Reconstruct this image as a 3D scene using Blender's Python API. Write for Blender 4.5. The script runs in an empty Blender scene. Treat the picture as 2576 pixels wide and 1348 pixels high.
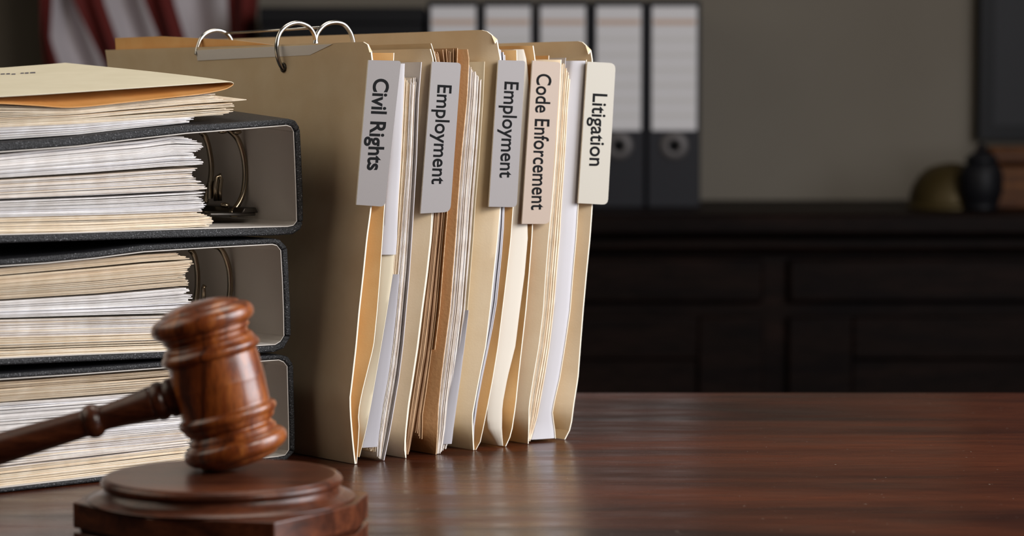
import bpy, math, random
from mathutils import Vector, Matrix
random.seed(7)
C = bpy.context.scene.collection
S = bpy.context.scene
DZ = 0.75                       # height of the desk top above the floor

# ------------------------------------------------------------------ camera
F = 6230.0                      # focal length in pixels of a 2576 px wide frame
H = 0.207                       # eye height above the desk top
P = math.atan((674 - 260) / F)  # downward pitch
cd = bpy.data.cameras.new('camera'); cam = bpy.data.objects.new('camera', cd); C.objects.link(cam)
cam.location = (0, 0, DZ + H); cam.rotation_euler = (math.pi / 2 - P, 0, 0)
cd.sensor_width = 36; cd.lens = F * 36 / 2576; cd.clip_start = 0.05
cd.dof.use_dof = True; cd.dof.focus_distance = 1.43; cd.dof.aperture_fstop = 9.3; cd.dof.aperture_blades = 0
S.camera = cam

# ------------------------------------------------------------------ light
S.view_settings.view_transform = 'Standard'; S.view_settings.look = 'None'
S.view_settings.exposure = 0.12; S.view_settings.gamma = 1
S.view_settings.use_curve_mapping = False
w = bpy.data.worlds.new('world'); S.world = w; w.use_nodes = True
w.node_tree.nodes['Background'].inputs[0].default_value = (0.62, 0.60, 0.60, 1)
w.node_tree.nodes['Background'].inputs[1].default_value = 0.012

def area(name, loc, target, sx, sy, power, col):
    d = bpy.data.lights.new(name, 'AREA'); d.shape = 'RECTANGLE'; d.size = sx; d.size_y = sy
    d.energy = power; d.color = col
    o = bpy.data.objects.new(name, d); C.objects.link(o); o.location = loc
    v = Vector(target) - Vector(loc); o.rotation_euler = v.to_track_quat('-Z', 'Y').to_euler()
    return o
area('window_light', (1.25, 1.18, DZ + 0.55), (0.0, 1.45, DZ + 0.10), 1.05, 0.9, 30, (0.93, 0.95, 1.0))
area('fill_light_front', (1.00, 0.25, DZ + 0.90), (0.0, 1.45, DZ + 0.10), 0.5, 0.45, 9.5, (1.0, 0.92, 0.82))  # unseen fill, added to brighten the card fronts and top faces
area('fill_light_left', (-1.10, 1.30, DZ + 0.90), (-0.1, 1.5, DZ + 0.15), 1.3, 0.9, 4.8, (1.0, 0.90, 0.74))  # unseen soft fill, added to lift the dark left face of the nearest folder
area('ceiling_lamp_desk', (-0.05, 1.62, DZ + 1.10), (-0.1, 1.5, DZ), 0.5, 0.5, 3.5, (1.0, 0.93, 0.82))
area('fill_light_back', (1.15, 2.75, DZ + 1.15), (0.6, 3.7, DZ + 0.1), 0.5, 0.3, 2.6, (1.0, 0.95, 0.90))  # unseen fill, added for the back wall and the spine labels

# ------------------------------------------------------------------ materials
def nt(m): return m.node_tree.nodes, m.node_tree.links
def mat(name, col, rough=0.6, metal=0.0, col2=None, scale=60, stretch=(1, 1, 1), bump=0.0, bscale=200,
        coat=0.0, island=None, spec=0.5, trans=0.0, detail=4, lo=0.35, hi=0.65, coord='Object', bstretch=None):
    m = bpy.data.materials.new(name); m.use_nodes = True
    n, l = nt(m); b = n['Principled BSDF']
    b.inputs['Base Color'].default_value = (*col, 1); b.inputs['Roughness'].default_value = rough
    b.inputs['Metallic'].default_value = metal; b.inputs['Specular IOR Level'].default_value = spec
    b.inputs['Coat Weight'].default_value = coat; b.inputs['Coat Roughness'].default_value = 0.12
    tc = n.new('ShaderNodeTexCoord')
    colsock = None
    if col2:
        mp = n.new('ShaderNodeMapping'); mp.inputs['Scale'].default_value = stretch
        l.new(tc.outputs[coord], mp.inputs[0])
        nz = n.new('ShaderNodeTexNoise'); nz.inputs['Scale'].default_value = scale; nz.inputs['Detail'].default_value = detail
        l.new(mp.outputs[0], nz.inputs['Vector'])
        r = n.new('ShaderNodeValToRGB'); r.color_ramp.elements[0].position = lo; r.color_ramp.elements[1].position = hi
        r.color_ramp.elements[0].color = (*col, 1); r.color_ramp.elements[1].color = (*col2, 1)
        l.new(nz.outputs['Fac'], r.inputs[0]); colsock = r.outputs[0]
    if island:
        g = n.new('ShaderNodeNewGeometry'); r = n.new('ShaderNodeValToRGB'); r.color_ramp.interpolation = 'LINEAR'
        cr = r.color_ramp
        cr.elements[0].color = (*island[0], 1); cr.elements[1].color = (*island[-1], 1)
        for i, c in enumerate(island[1:-1]):
            e = cr.elements.new((i + 1) / (len(island) - 1)); e.color = (*c, 1)
        l.new(g.outputs['Random Per Island'], r.inputs[0])
        if colsock:
            mx = n.new('ShaderNodeMix'); mx.data_type = 'RGBA'; mx.blend_type = 'MULTIPLY'; mx.inputs[0].default_value = 1
            l.new(r.outputs[0], mx.inputs[6]); l.new(colsock, mx.inputs[7]); colsock = mx.outputs[2]
        else: colsock = r.outputs[0]
    if colsock: l.new(colsock, b.inputs['Base Color'])
    if bump:
        mp = n.new('ShaderNodeMapping'); mp.inputs['Scale'].default_value = bstretch or (1, 1, 1); l.new(tc.outputs[coord], mp.inputs[0])
        nz = n.new('ShaderNodeTexNoise'); nz.inputs['Scale'].default_value = bscale; nz.inputs['Detail'].default_value = 3
        l.new(mp.outputs[0], nz.inputs['Vector'])
        bp = n.new('ShaderNodeBump'); bp.inputs['Strength'].default_value = bump; bp.inputs['Distance'].default_value = 0.001
        l.new(nz.outputs['Fac'], bp.inputs['Height']); l.new(bp.outputs[0], b.inputs['Normal'])
    if trans:
        out = n['Material Output']; t = n.new('ShaderNodeBsdfTranslucent'); mx = n.new('ShaderNodeMixShader'); mx.inputs[0].default_value = trans
        if colsock: l.new(colsock, t.inputs[0])
        else: t.inputs[0].default_value = (*col, 1)
        l.new(b.outputs[0], mx.inputs[1]); l.new(t.outputs[0], mx.inputs[2]); l.new(mx.outputs[0], out.inputs[0])
    return m

def wood(name, dark, mid, light, axis='X', scale=1.0, rough=0.3, coat=0.5, spec=0.5):
    m = bpy.data.materials.new(name); m.use_nodes = True; n, l = nt(m); b = n['Principled BSDF']
    tc = n.new('ShaderNodeTexCoord'); mp = n.new('ShaderNodeMapping')
    st = {'X': (1.2, 9, 9), 'Y': (9, 1.2, 9), 'Z': (9, 9, 1.2)}[axis]
    mp.inputs['Scale'].default_value = [s * scale for s in st]; l.new(tc.outputs['Object'], mp.inputs[0])
    a = n.new('ShaderNodeTexNoise'); a.inputs['Scale'].default_value = 2.2; a.inputs['Detail'].default_value = 8; a.inputs['Distortion'].default_value = 1.2
    l.new(mp.outputs[0], a.inputs['Vector'])
    r = n.new('ShaderNodeValToRGB'); cr = r.color_ramp
    cr.elements[0].position = 0.32; cr.elements[0].color = (*dark, 1); cr.elements[1].position = 0.72; cr.elements[1].color = (*light, 1)
    e = cr.elements.new(0.5); e.color = (*mid, 1); l.new(a.outputs['Fac'], r.inputs[0])
    mp2 = n.new('ShaderNodeMapping'); mp2.inputs['Scale'].default_value = [s * scale * 12 for s in st]; l.new(tc.outputs['Object'], mp2.inputs[0])
    f = n.new('ShaderNodeTexNoise'); f.inputs['Scale'].default_value = 2.5; f.inputs['Detail'].default_value = 3; l.new(mp2.outputs[0], f.inputs['Vector'])
    r2 = n.new('ShaderNodeValToRGB'); r2.color_ramp.elements[0].position = 0.36; r2.color_ramp.elements[0].color = (0.45, 0.42, 0.4, 1)
    r2.color_ramp.elements[1].position = 0.52; r2.color_ramp.elements[1].color = (1, 1, 1, 1); l.new(f.outputs['Fac'], r2.inputs[0])
    mx = n.new('ShaderNodeMix'); mx.data_type = 'RGBA'; mx.blend_type = 'MULTIPLY'; mx.inputs[0].default_value = 0.75
    l.new(r.outputs[0], mx.inputs[6]); l.new(r2.outputs[0], mx.inputs[7]); l.new(mx.outputs[2], b.inputs['Base Color'])
    b.inputs['Roughness'].default_value = rough; b.inputs['Coat Weight'].default_value = coat; b.inputs['Coat Roughness'].default_value = 0.24
    b.inputs['Specular IOR Level'].default_value = spec
    bp = n.new('ShaderNodeBump'); bp.inputs['Strength'].default_value = 0.08; bp.inputs['Distance'].default_value = 0.0006
    l.new(f.outputs['Fac'], bp.inputs['Height']); l.new(bp.outputs[0], b.inputs['Normal'])
    return m

M = {}
M['manila'] = mat('manila card', (0.74, 0.57, 0.365), 0.7, col2=(0.78, 0.62, 0.415), scale=50, bump=0.05, bscale=900, trans=0.12)
M['manila_pale'] = mat('pale manila card', (0.74, 0.67, 0.50), 0.7, col2=(0.78, 0.71, 0.54), scale=50, bump=0.05, bscale=900, trans=0.12)
M['manila_orange_glow'] = mat('orange manila card with warm glow', (0.78, 0.43, 0.15), 0.65, col2=(0.83, 0.51, 0.21), scale=40, bump=0.05, bscale=900, trans=0.15)  # the orange also holds warm light bounced between neighbouring cards
M['flap_orange'] = mat('deep orange card', (0.66, 0.30, 0.075), 0.65, col2=(0.72, 0.36, 0.11), scale=40)
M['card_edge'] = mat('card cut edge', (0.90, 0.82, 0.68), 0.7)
M['kraft'] = mat('brown kraft card', (0.42, 0.21, 0.08), 0.75, col2=(0.50, 0.27, 0.11), scale=90, stretch=(1, 1, 0.15), bump=0.2, bscale=500)
M['kraft_edge'] = mat('kraft cut edge', (0.62, 0.42, 0.24), 0.75, col2=(0.40, 0.24, 0.12), scale=400)
M['white'] = mat('white sheet', (0.70, 0.68, 0.71), 0.6, trans=0.12)
M['cream'] = mat('cream sheet', (0.86, 0.76, 0.56), 0.65, trans=0.15)
M['ivory'] = mat('ivory sheet', (0.80, 0.73, 0.62), 0.6, trans=0.15)
M['grey_sheet'] = mat('grey sheet', (0.60, 0.57, 0.58), 0.55)
M['lilac'] = mat('clear sleeve', (0.52, 0.50, 0.53), 0.3, trans=0.15)
M['pages'] = mat('white pages', (1, 1, 1), 0.7, col2=(0.88, 0.86, 0.84), scale=120, island=[(0.84, 0.82, 0.83), (0.76, 0.72, 0.70), (0.88, 0.85, 0.82), (0.80, 0.76, 0.72), (0.86, 0.86, 0.90)])
M['pages_cream'] = mat('cream pages', (1, 1, 1), 0.7, col2=(0.9, 0.86, 0.8), scale=120, island=[(0.84, 0.74, 0.58), (0.72, 0.58, 0.42), (0.88, 0.80, 0.66), (0.80, 0.62, 0.42), (0.86, 0.78, 0.66)])
M['pages_mix'] = mat('aged pages', (1, 1, 1), 0.7, col2=(0.86, 0.82, 0.78), scale=120, island=[(0.84, 0.80, 0.76), (0.76, 0.64, 0.50), (0.86, 0.82, 0.80), (0.74, 0.70, 0.68), (0.82, 0.72, 0.56)])
M['pages_kraft'] = mat('brown pages', (1, 1, 1), 0.8, col2=(0.7, 0.65, 0.6), scale=300, stretch=(1, 1, 0.2), island=[(0.42, 0.25, 0.13), (0.26, 0.14, 0.07), (0.56, 0.36, 0.20), (0.34, 0.19, 0.09)])
M['pages_tan'] = mat('tan pages', (1, 1, 1), 0.7, col2=(0.9, 0.86, 0.8), scale=120, island=[(0.66, 0.54, 0.40), (0.56, 0.44, 0.30), (0.74, 0.63, 0.48), (0.66, 0.50, 0.34), (0.74, 0.66, 0.52)])
M['label_grey'] = mat('grey tab card', (0.185, 0.162, 0.152), 0.55, bump=0.03, bscale=1500)
M['label_grey2'] = mat('light grey tab card', (0.235, 0.212, 0.205), 0.55, bump=0.03, bscale=1500)
M['label_peach'] = mat('peach tab card', (0.375, 0.285, 0.22), 0.55, bump=0.03, bscale=1500)
M['label_cream'] = mat('cream tab card', (0.41, 0.375, 0.31), 0.55, bump=0.03, bscale=1500)
M['tape'] = mat('index tape', (0.80, 0.76, 0.74), 0.45)
M['ink'] = mat('black ink', (0.003, 0.003, 0.0035), 0.7, spec=0.1)
M['ink_soft'] = mat('faint ink', (0.12, 0.11, 0.12), 0.6)
M['chrome'] = mat('chrome', (0.50, 0.485, 0.46), 0.22, 1.0)
M['ring_metal'] = mat('dull nickel', (0.34, 0.28, 0.20), 0.24, 1.0)
M['dark_metal'] = mat('dark metal', (0.10, 0.09, 0.08), 0.35, 1.0)
M['leatherette'] = mat('black leatherette', (0.012, 0.012, 0.014), 0.42, bump=0.5, bscale=1100, col2=(0.022, 0.022, 0.026), scale=700)
M['board_edge'] = mat('board edge with light flecks', (0.007, 0.007, 0.008), 0.6, col2=(0.34, 0.34, 0.36), scale=1300, detail=4, lo=0.60, hi=0.78, bump=0.8, bscale=1200)  # pale flecks stand for light caught on the leatherette bevel
M['lining'] = mat('paper lining', (0.66, 0.61, 0.55), 0.7, bump=0.05, bscale=400)
M['lining_dark'] = mat('shaded card', (0.10, 0.09, 0.09), 0.7)
M['desk_wood'] = wood('mahogany desk', (0.042, 0.011, 0.006), (0.085, 0.022, 0.011), (0.17, 0.044, 0.016), 'X', 1.0, 0.30, 0.0, 0.28)
def desk_mat():
    m = bpy.data.materials.new('mahogany desk top'); m.use_nodes = True; n, l = nt(m); b = n['Principled BSDF']
    tc = n.new('ShaderNodeTexCoord')
    def noise(sc, scale, det, dist=0.0):
        mp = n.new('ShaderNodeMapping'); mp.inputs['Scale'].default_value = sc; l.new(tc.outputs['Object'], mp.inputs[0])
        z = n.new('ShaderNodeTexNoise'); z.inputs['Scale'].default_value = scale; z.inputs['Detail'].default_value = det; z.inputs['Distortion'].default_value = dist
        l.new(mp.outputs[0], z.inputs['Vector']); return z.outputs['Fac']
    def ramp(f, a, ca, c, cc):
        r_ = n.new('ShaderNodeValToRGB'); r_.color_ramp.elements[0].position = a; r_.color_ramp.elements[0].color = (*ca, 1)
        r_.color_ramp.elements[1].position = c; r_.color_ramp.elements[1].color = (*cc, 1); l.new(f, r_.inputs[0]); return r_.outputs[0]
    def mix(t, f, x, y):
        q = n.new('ShaderNodeMix'); q.data_type = 'RGBA'; q.blend_type = t
        if isinstance(f, float): q.inputs[0].default_value = f
        else: l.new(f, q.inputs[0])
        l.new(x, q.inputs[6])
        if isinstance(y, tuple): q.inputs[7].default_value = (*y, 1)
        else: l.new(y, q.inputs[7])
        return q.outputs[2]
    big = ramp(noise((1.3, 8, 1), 1.6, 4, 0.8), 0.36, (0.022, 0.006, 0.0035), 0.66, (0.085, 0.021, 0.008))
    grain = ramp(noise((12, 140, 1), 3.0, 5, 0.4), 0.30, (0.62, 0.60, 0.58), 0.62, (1.12, 1.08, 1.02))
    c_ = mix('MULTIPLY', 0.85, big, grain)
    dust = ramp(noise((1, 1, 1), 330, 2), 0.755, (0, 0, 0), 0.80, (1, 1, 1))
    c_ = mix('MIX', dust, c_, (0.32, 0.26, 0.21))
    l.new(c_, b.inputs['Base Color'])
    rr = ramp(noise((3, 12, 1), 6, 5), 0.3, (0.20,) * 3, 0.75, (0.36,) * 3); l.new(rr, b.inputs['Roughness'])
    b.inputs['Specular IOR Level'].default_value = 0.24
    bp = n.new('ShaderNodeBump'); bp.inputs['Strength'].default_value = 0.06; bp.inputs['Distance'].default_value = 0.0005
    l.new(grain, bp.inputs['Height']); l.new(bp.outputs[0], b.inputs['Normal'])
    return m
M['desk_top'] = desk_mat()
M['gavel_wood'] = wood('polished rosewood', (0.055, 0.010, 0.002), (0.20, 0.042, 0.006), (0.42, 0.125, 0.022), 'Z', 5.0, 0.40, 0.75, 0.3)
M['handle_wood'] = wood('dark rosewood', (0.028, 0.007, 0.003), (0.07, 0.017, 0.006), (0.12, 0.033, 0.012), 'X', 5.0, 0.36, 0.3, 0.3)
M['block_wood'] = wood('dark walnut block', (0.040, 0.012, 0.006), (0.09, 0.026, 0.012), (0.15, 0.044, 0.018), 'X', 4.0, 0.28, 0.2, 0.25)
M['cab_wood'] = wood('near black walnut', (0.004, 0.002, 0.002), (0.008, 0.004, 0.003), (0.015, 0.007, 0.005), 'X', 1.0, 0.5, 0.0, 0.06)
M['wall'] = mat('taupe plaster', (0.19, 0.165, 0.132), 0.9, col2=(0.21, 0.185, 0.15), scale=3, bump=0.1, bscale=300)
M['floor'] = wood('dark floor boards', (0.03, 0.014, 0.008), (0.05, 0.024, 0.014), (0.07, 0.035, 0.02), 'X', 1.0, 0.5, 0.1)
M['black_plastic'] = mat('black board', (0.006, 0.006, 0.008), 0.5, bump=0.2, bscale=500, spec=0.2)
M['binder_blue'] = mat('blue black board', (0.012, 0.012, 0.017), 0.5, bump=0.2, bscale=500, spec=0.25)
M['spine_label'] = mat('spine label paper', (0.78, 0.76, 0.78), 0.7)
M['label_line'] = mat('printed red line', (0.62, 0.44, 0.34), 0.7)
M['label_rule'] = mat('printed grey rule', (0.70, 0.68, 0.67), 0.7)
M['brass'] = mat('old brass', (0.06, 0.04, 0.01), 0.5, 0.5)
M['box_wood'] = wood('warm cherry', (0.06, 0.018, 0.004), (0.12, 0.042, 0.009), (0.20, 0.075, 0.017), 'X', 2.0, 0.5, 0.0, 0.15)
M['picture'] = mat('dark print', (0.022, 0.022, 0.026), 0.5, spec=0.2)
M['flag_white'] = mat('white flag cloth', (0.55, 0.50, 0.52), 0.8, bump=0.2, bscale=1500)
M['flag_red'] = mat('red flag cloth', (0.13, 0.008, 0.005), 0.8, bump=0.2, bscale=1500)
M['flag_blue'] = mat('blue flag cloth', (0.015, 0.02, 0.09), 0.8)

# ------------------------------------------------------------------ builders
def setp(o, label=None, cat=None, group=None, kind=None):
    if label: o['label'] = label
    if cat: o['category'] = cat
    if group: o['group'] = group
    if kind: o['kind'] = kind
    return o
ORG = {}
def thing(name, label, cat, loc, group=None):
    o = bpy.data.objects.new(name, None); C.objects.link(o); o.location = loc; o.empty_display_size = 0.02
    ORG[o.name] = Vector(loc)
    return setp(o, label, cat, group)
def part(name, vf, mats, parent=None, loc=None, smooth=False, label=None, bevel=0.0, seg=2):
    """vf = (verts in world space, faces[, material index per face]); loc = origin for a top-level mesh"""
    vs, fs = vf[0], vf[1]; mi = vf[2] if len(vf) > 2 else None
    if parent is not None: org = ORG[parent.name]
    elif loc is not None: org = Vector(loc)
    else:
        xs = [v[0] for v in vs]; ys = [v[1] for v in vs]; zs = [v[2] for v in vs]
        org = Vector(((min(xs) + max(xs)) / 2, (min(ys) + max(ys)) / 2, min(zs)))
    me = bpy.data.meshes.new(name)
    me.from_pydata([tuple(Vector(v) - org) for v in vs], [], fs); me.update()
    if not isinstance(mats, (list, tuple)): mats = [mats]
    for m in mats: me.materials.append(M[m] if isinstance(m, str) else m)
    if mi:
        for p, i in zip(me.polygons, mi): p.material_index = i
    if smooth is True:
        for p in me.polygons: p.use_smooth = True
    o = bpy.data.objects.new(name, me); C.objects.link(o); ORG[o.name] = org
    if parent is not None: o.parent = parent
    else: o.location = org
    if smooth == 'angle':
        for p in me.polygons: p.use_smooth = True
        me.set_sharp_from_angle(angle=0.5)
    if bevel:
        b = o.modifiers.new('bevel', 'BEVEL'); b.width = bevel; b.segments = seg; b.limit_method = 'ANGLE'; b.angle_limit = 0.6
        for p in me.polygons: p.use_smooth = True
        try: me.set_sharp_from_angle(angle=0.6)
        except Exception: pass
    if label: o['label'] = label
    return o
def join(*vfs):
    V_, F_, I_ = [], [], []
    for vf in vfs:
        n = len(V_); V_ += list(vf[0]); F_ += [tuple(i + n for i in f) for f in vf[1]]
        I_ += list(vf[2]) if len(vf) > 2 else [0] * len(vf[1])
    return V_, F_, I_
def box(x0, x1, y0, y1, z0, z1, mi=0):
    v = [(x, y, z) for z in (z0, z1) for y in (y0, y1) for x in (x0, x1)]
    f = [(0, 2, 3, 1), (4, 5, 7, 6), (0, 1, 5, 4), (2, 6, 7, 3), (0, 4, 6, 2), (1, 3, 7, 5)]
    return v, f, [mi] * 6
def lathe(prof, n=64, mat4=None, a0=0.0):
    """prof = [(radius, z)] from one pole to the other"""
    v, f = [], []
    for r, z in prof:
        for i in range(n):
            a = a0 + 2 * math.pi * i / n; v.append(Vector((r * math.cos(a), r * math.sin(a), z)))
    for j in range(len(prof) - 1):
        for i in range(n):
            k = (i + 1) % n; f.append((j * n + i, j * n + k, (j + 1) * n + k, (j + 1) * n + i))
    f.append(tuple(range(n - 1, -1, -1))); f.append(tuple((len(prof) - 1) * n + i for i in range(n)))
    if mat4 is not None: v = [mat4 @ p for p in v]
    return v, f
def smooth_prof(pts, sub=5):
    """Catmull-Rom through profile points"""
    out = []
    for i in range(len(pts) - 1):
        p0 = pts[max(i - 1, 0)]; p1 = pts[i]; p2 = pts[i + 1]; p3 = pts[min(i + 2, len(pts) - 1)]
        for s in range(sub):
            t = s / sub; q = []
            for a, b, c, d in zip(p0, p1, p2, p3):
                q.append(0.5 * (2 * b + (c - a) * t + (2 * a - 5 * b + 4 * c - d) * t * t + (3 * b - a - 3 * c + d) * t ** 3))
            out.append(tuple(q))
    out.append(pts[-1]); return out
def tube(pts, r, n=10, closed=False):
    pts = [Vector(p) for p in pts]; v, f = [], []
    up = Vector((0.13, 0.31, 0.94)).normalized(); N = len(pts)
    for i, p in enumerate(pts):
        a = pts[i - 1] if (i > 0 or closed) else p; b = pts[(i + 1) % N] if (i < N - 1 or closed) else p
        d = (b - a).normalized(); s = d.cross(up)
        if s.length < 1e-3: s = d.cross(Vector((1, 0, 0)))
        s.normalize(); t = s.cross(d).normalized(); up = t
        rr = r[i] if isinstance(r, (list, tuple)) else r
        for k in range(n):
            an = 2 * math.pi * k / n; v.append(p + s * math.cos(an) * rr + t * math.sin(an) * rr)
    for i in range(N if closed else N - 1):
        for k in range(n):
            j = (i + 1) % N; f.append((i * n + k, i * n + (k + 1) % n, j * n + (k + 1) % n, j * n + k))
    if not closed: f.append(tuple(range(n - 1, -1, -1))); f.append(tuple((N - 1) * n + k for k in range(n)))
    return v, f

def cx(curve, y):
    if y <= curve[0][0]:
        (y0, x0), (y1, x1) = curve[0], curve[1]
    elif y >= curve[-1][0]:
        (y0, x0), (y1, x1) = curve[-2], curve[-1]
    else:
        for i in range(len(curve) - 1):
            if curve[i][0] <= y <= curve[i + 1][0]: (y0, x0), (y1, x1) = curve[i], curve[i + 1]; break
    return x0 + (x1 - x0) * (y - y0) / (y1 - y0)
# ------------------------------------------------------------------ measuring: the photo's lens as a ruler
def ray(px, py):
    x = (px - 1288) / F; y = -(py - 674) / F
    return Vector((x, math.cos(P) + y * math.sin(P), -math.sin(P) + y * math.cos(P)))
CAMP = Vector((0, 0, DZ + H))
def on_z(px, py, z=0.0):
    r = ray(px, py); return CAMP + r * ((DZ + z - CAMP.z) / r.z)
AZ = math.radians(49.8)
U = Vector((math.sin(AZ), math.cos(AZ), 0))          # along the row of files
V = Vector((-math.cos(AZ), math.sin(AZ), 0))         # into the depth of each file
O = on_z(893, 1168); O.z = DZ                        # front foot of the first folder
def W(u, v, z): return O + U * u + V * v + Vector((0, 0, z))
def fp(px, py, v=0.0):
    """point of the file row's own plane at depth v -> (u, height)"""
    r = ray(px, py); P0 = O + V * v; t = (P0 - CAMP).dot(V) / r.dot(V); q = CAMP + r * t - P0
    return q.dot(U), q.z
def ap(px, py, u=0.0):
    """point of a folder's side plane -> (v, height)"""
    r = ray(px, py); P0 = O + U * u; t = (P0 - CAMP).dot(U) / r.dot(U); q = CAMP + r * t - P0
    return q.dot(V), q.z
LEN = 0.290
def slab_grid(L, t, mi_face=0, mi_edge=1):
    """closed thin card from a grid L[row][col] of (u, v, z); thickness t along u"""
    R, K = len(L), len(L[0]); v, f, m = [], [], []
    for side in (-1, 1):
        for row in L:
            for (u, vv, z) in row: v.append(W(u + side * t / 2, vv, z))
    n = R * K
    for i in range(R - 1):
        for j in range(K - 1):
            a, b, c, d = i * K + j, i * K + j + 1, (i + 1) * K + j + 1, (i + 1) * K + j
            f.append((a, b, c, d)); m.append(mi_face); f.append((n + a, n + d, n + c, n + b)); m.append(mi_face)
    loop = [(0, j) for j in range(K)] + [(i, K - 1) for i in range(1, R)] + [(R - 1, j) for j in range(K - 2, -1, -1)] + [(i, 0) for i in range(R - 2, 0, -1)]
    ids = [i * K + j for i, j in loop]
    for k in range(len(ids)):
        a, b = ids[k], ids[(k + 1) % len(ids)]; f.append((a, n + a, n + b, b)); m.append(mi_edge)
    return v, f, m
def sheet(right, y0, y1, left=None, t=0.0005, d=0.012, fill=0.8, v0=0.0, length=LEN, rows=44, top=None, bot=None, round_top=0.0, flat=False, settle=True):
    """one upright card whose front edge follows `right`; with `left` given its front strip bows over to the neighbour"""
    L = []; ys = [y0 + (y1 - y0) * (i / rows) for i in range(rows + 1)]
    if left and not flat: vs = [0, d * 0.15, d * 0.35, d * 0.6, d * 0.8, d, 0.06, length * 0.5, length * 0.8, length]
    else: vs = [0, 0.002, 0.006, 0.02, length * 0.35, length * 0.7, length]
    for y in ys:
        ur, z = fp(cx(right, y), y); ul = fp(cx(left, y), y)[0] if left else ur
        row = []
        for s in vs:
            k = min(s / d, 1.0); k = math.sin(k * math.pi / 2) if left and not flat else 0
            zz = z
            if round_top and y < y0 + 8:           # rounded upper front corner
                q = max(0.0, 1 - s / round_top); zz = z - round_top * (1 - math.sqrt(max(0, 1 - q * q))) * max(0, 1 - (y - y0) / 8)
            if left and not flat: q = min(max((y1 - 4 - y) / 85, 0), 1); ff = fill * (q * q * (3 - 2 * q) if settle else 1)
            else: ff = 0
            if top: zz += top(s) * max(0.0, (ys[-1] - y) / (ys[-1] - y0)) ** 3
            row.append((ur - (ur - ul) * ff * k, v0 + s, max(zz, 0.0003)))
        L.append(row)
    return slab_grid(L, t)
def stack(left, right, y0, y1, n, v0=0.001, jit=0.0012, t=None, topj=4, botj=4, wig=0.3, f0=0.04, f1=0.96, length=LEN - 0.012, rows=16, tops=None, bots=None, shear=0.0):
    out = []
    if t is None:
        ym = (y0 + y1) / 2; t = 0.84 * abs(fp(cx(right, ym), ym)[0] - fp(cx(left, ym), ym)[0]) / n
    for k in range(n):
        f = f0 + (f1 - f0) * (k + random.uniform(-0.25, 0.25)) / max(1, n - 1)
        f = min(max(f, 0.01), 0.99)
        a = (tops(f) if tops else y0) + random.uniform(-topj, topj); b = (bots(f) if bots else y1) + random.uniform(-botj, botj)
        ph, am = random.uniform(0, 6.28), random.uniform(0, wig)
        vf = v0 + random.uniform(0, jit) + (0.004 if random.random() < 0.06 else 0); L = []
        for i in range(rows + 1):
            y = a + (b - a) * i / rows; x = cx(left, y) + (cx(right, y) - cx(left, y)) * f + am * math.sin(ph + i * 0.8)
            u, z = fp(x, y); z = max(z, 0.0004)
            L.append([(u, vf, z), (u, vf + 0.003, z), (u, vf + 0.10, z), (u, vf + length, z)])
        out.append(slab_grid(L, t, 0, 0))
    return join(*out)

# ------------------------------------------------------------------ the room
def struct(name, vf, m): return setp(part(name, vf, m), kind='structure')
struct('floor', box(-2.6, 2.6, -1.6, 4.0, -0.05, 0), 'floor')
struct('wall_back', box(-2.6, 2.6, 3.90, 4.0, 0, 2.7), 'wall')
struct('wall_left', box(-2.7, -2.6, -1.6, 4.0, 0, 2.7), 'wall')
struct('wall_right', box(2.6, 2.7, -1.6, 4.0, 0, 2.7), 'wall')
struct('ceiling', box(-2.7, 2.7, -1.6, 4.0, 2.7, 2.75), 'wall')

# ------------------------------------------------------------------ desk
t = thing('desk', 'dark mahogany desk with a polished top, under the files and binders', 'desk', (0.1, 1.2, 0))
EDGE = on_z(1288, 987).y
part('desktop', box(-0.85, 1.05, 0.62, EDGE, DZ - 0.035, DZ), 'desk_top', t, bevel=0.003)
for y in (EDGE - 0.06, 0.66): part('apron', box(-0.80, 1.0, y, y + 0.02, DZ - 0.12, DZ - 0.035), 'desk_wood', t)
for x in (-0.80, 0.94):
    for y in (0.66, EDGE - 0.10):
        part('leg', box(x, x + 0.06, y, y + 0.06, 0, DZ - 0.035), 'desk_wood', t)

# ------------------------------------------------------------------ background cabinet
CT = DZ + 0.056
t = thing('credenza', 'near black wooden credenza with drawers along the back wall', 'cabinet', (0.75, 3.6, 0))
part('worktop', box(-0.385, 1.9, 3.39, 3.88, CT - 0.03, CT), 'cab_wood', t, bevel=0.006)
part('carcass', box(-0.365, 1.86, 3.45, 3.87, 0.06, CT - 0.03), 'cab_wood', t)
part('plinth', box(-0.33, 1.80, 3.48, 3.85, 0, 0.06), 'cab_wood', t)
part('moulding', box(-0.375, 1.88, 3.42, 3.46, CT - 0.055, CT - 0.03), 'cab_wood', t, bevel=0.008)
for i in range(3):
    x = -0.35 + i * 0.735
    dr = part('drawer', box(x, x + 0.70, 3.435, 3.45, CT - 0.125, CT - 0.065), 'cab_wood', t, bevel=0.004)
    part('knob', lathe([(0.001, 0), (0.012, 0.002), (0.014, 0.01), (0.006, 0.016), (0.006, 0.022)], 16, Matrix.Translation((x + 0.35, 3.415, CT - 0.095)) @ Matrix.Rotation(-math.pi / 2, 4, 'X')), 'black_plastic', dr, smooth=True)
    d = part('door', join(box(x, x + 0.09, 3.435, 3.45, 0.09, CT - 0.145), box(x + 0.61, x + 0.70, 3.435, 3.45, 0.09, CT - 0.145),
                          box(x + 0.09, x + 0.61, 3.435, 3.45, CT - 0.205, CT - 0.145), box(x + 0.09, x + 0.61, 3.435, 3.45, 0.09, 0.17),
                          box(x + 0.09, x + 0.61, 3.444, 3.45, 0.17, CT - 0.205)), 'cab_wood', t, bevel=0.003)

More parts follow.
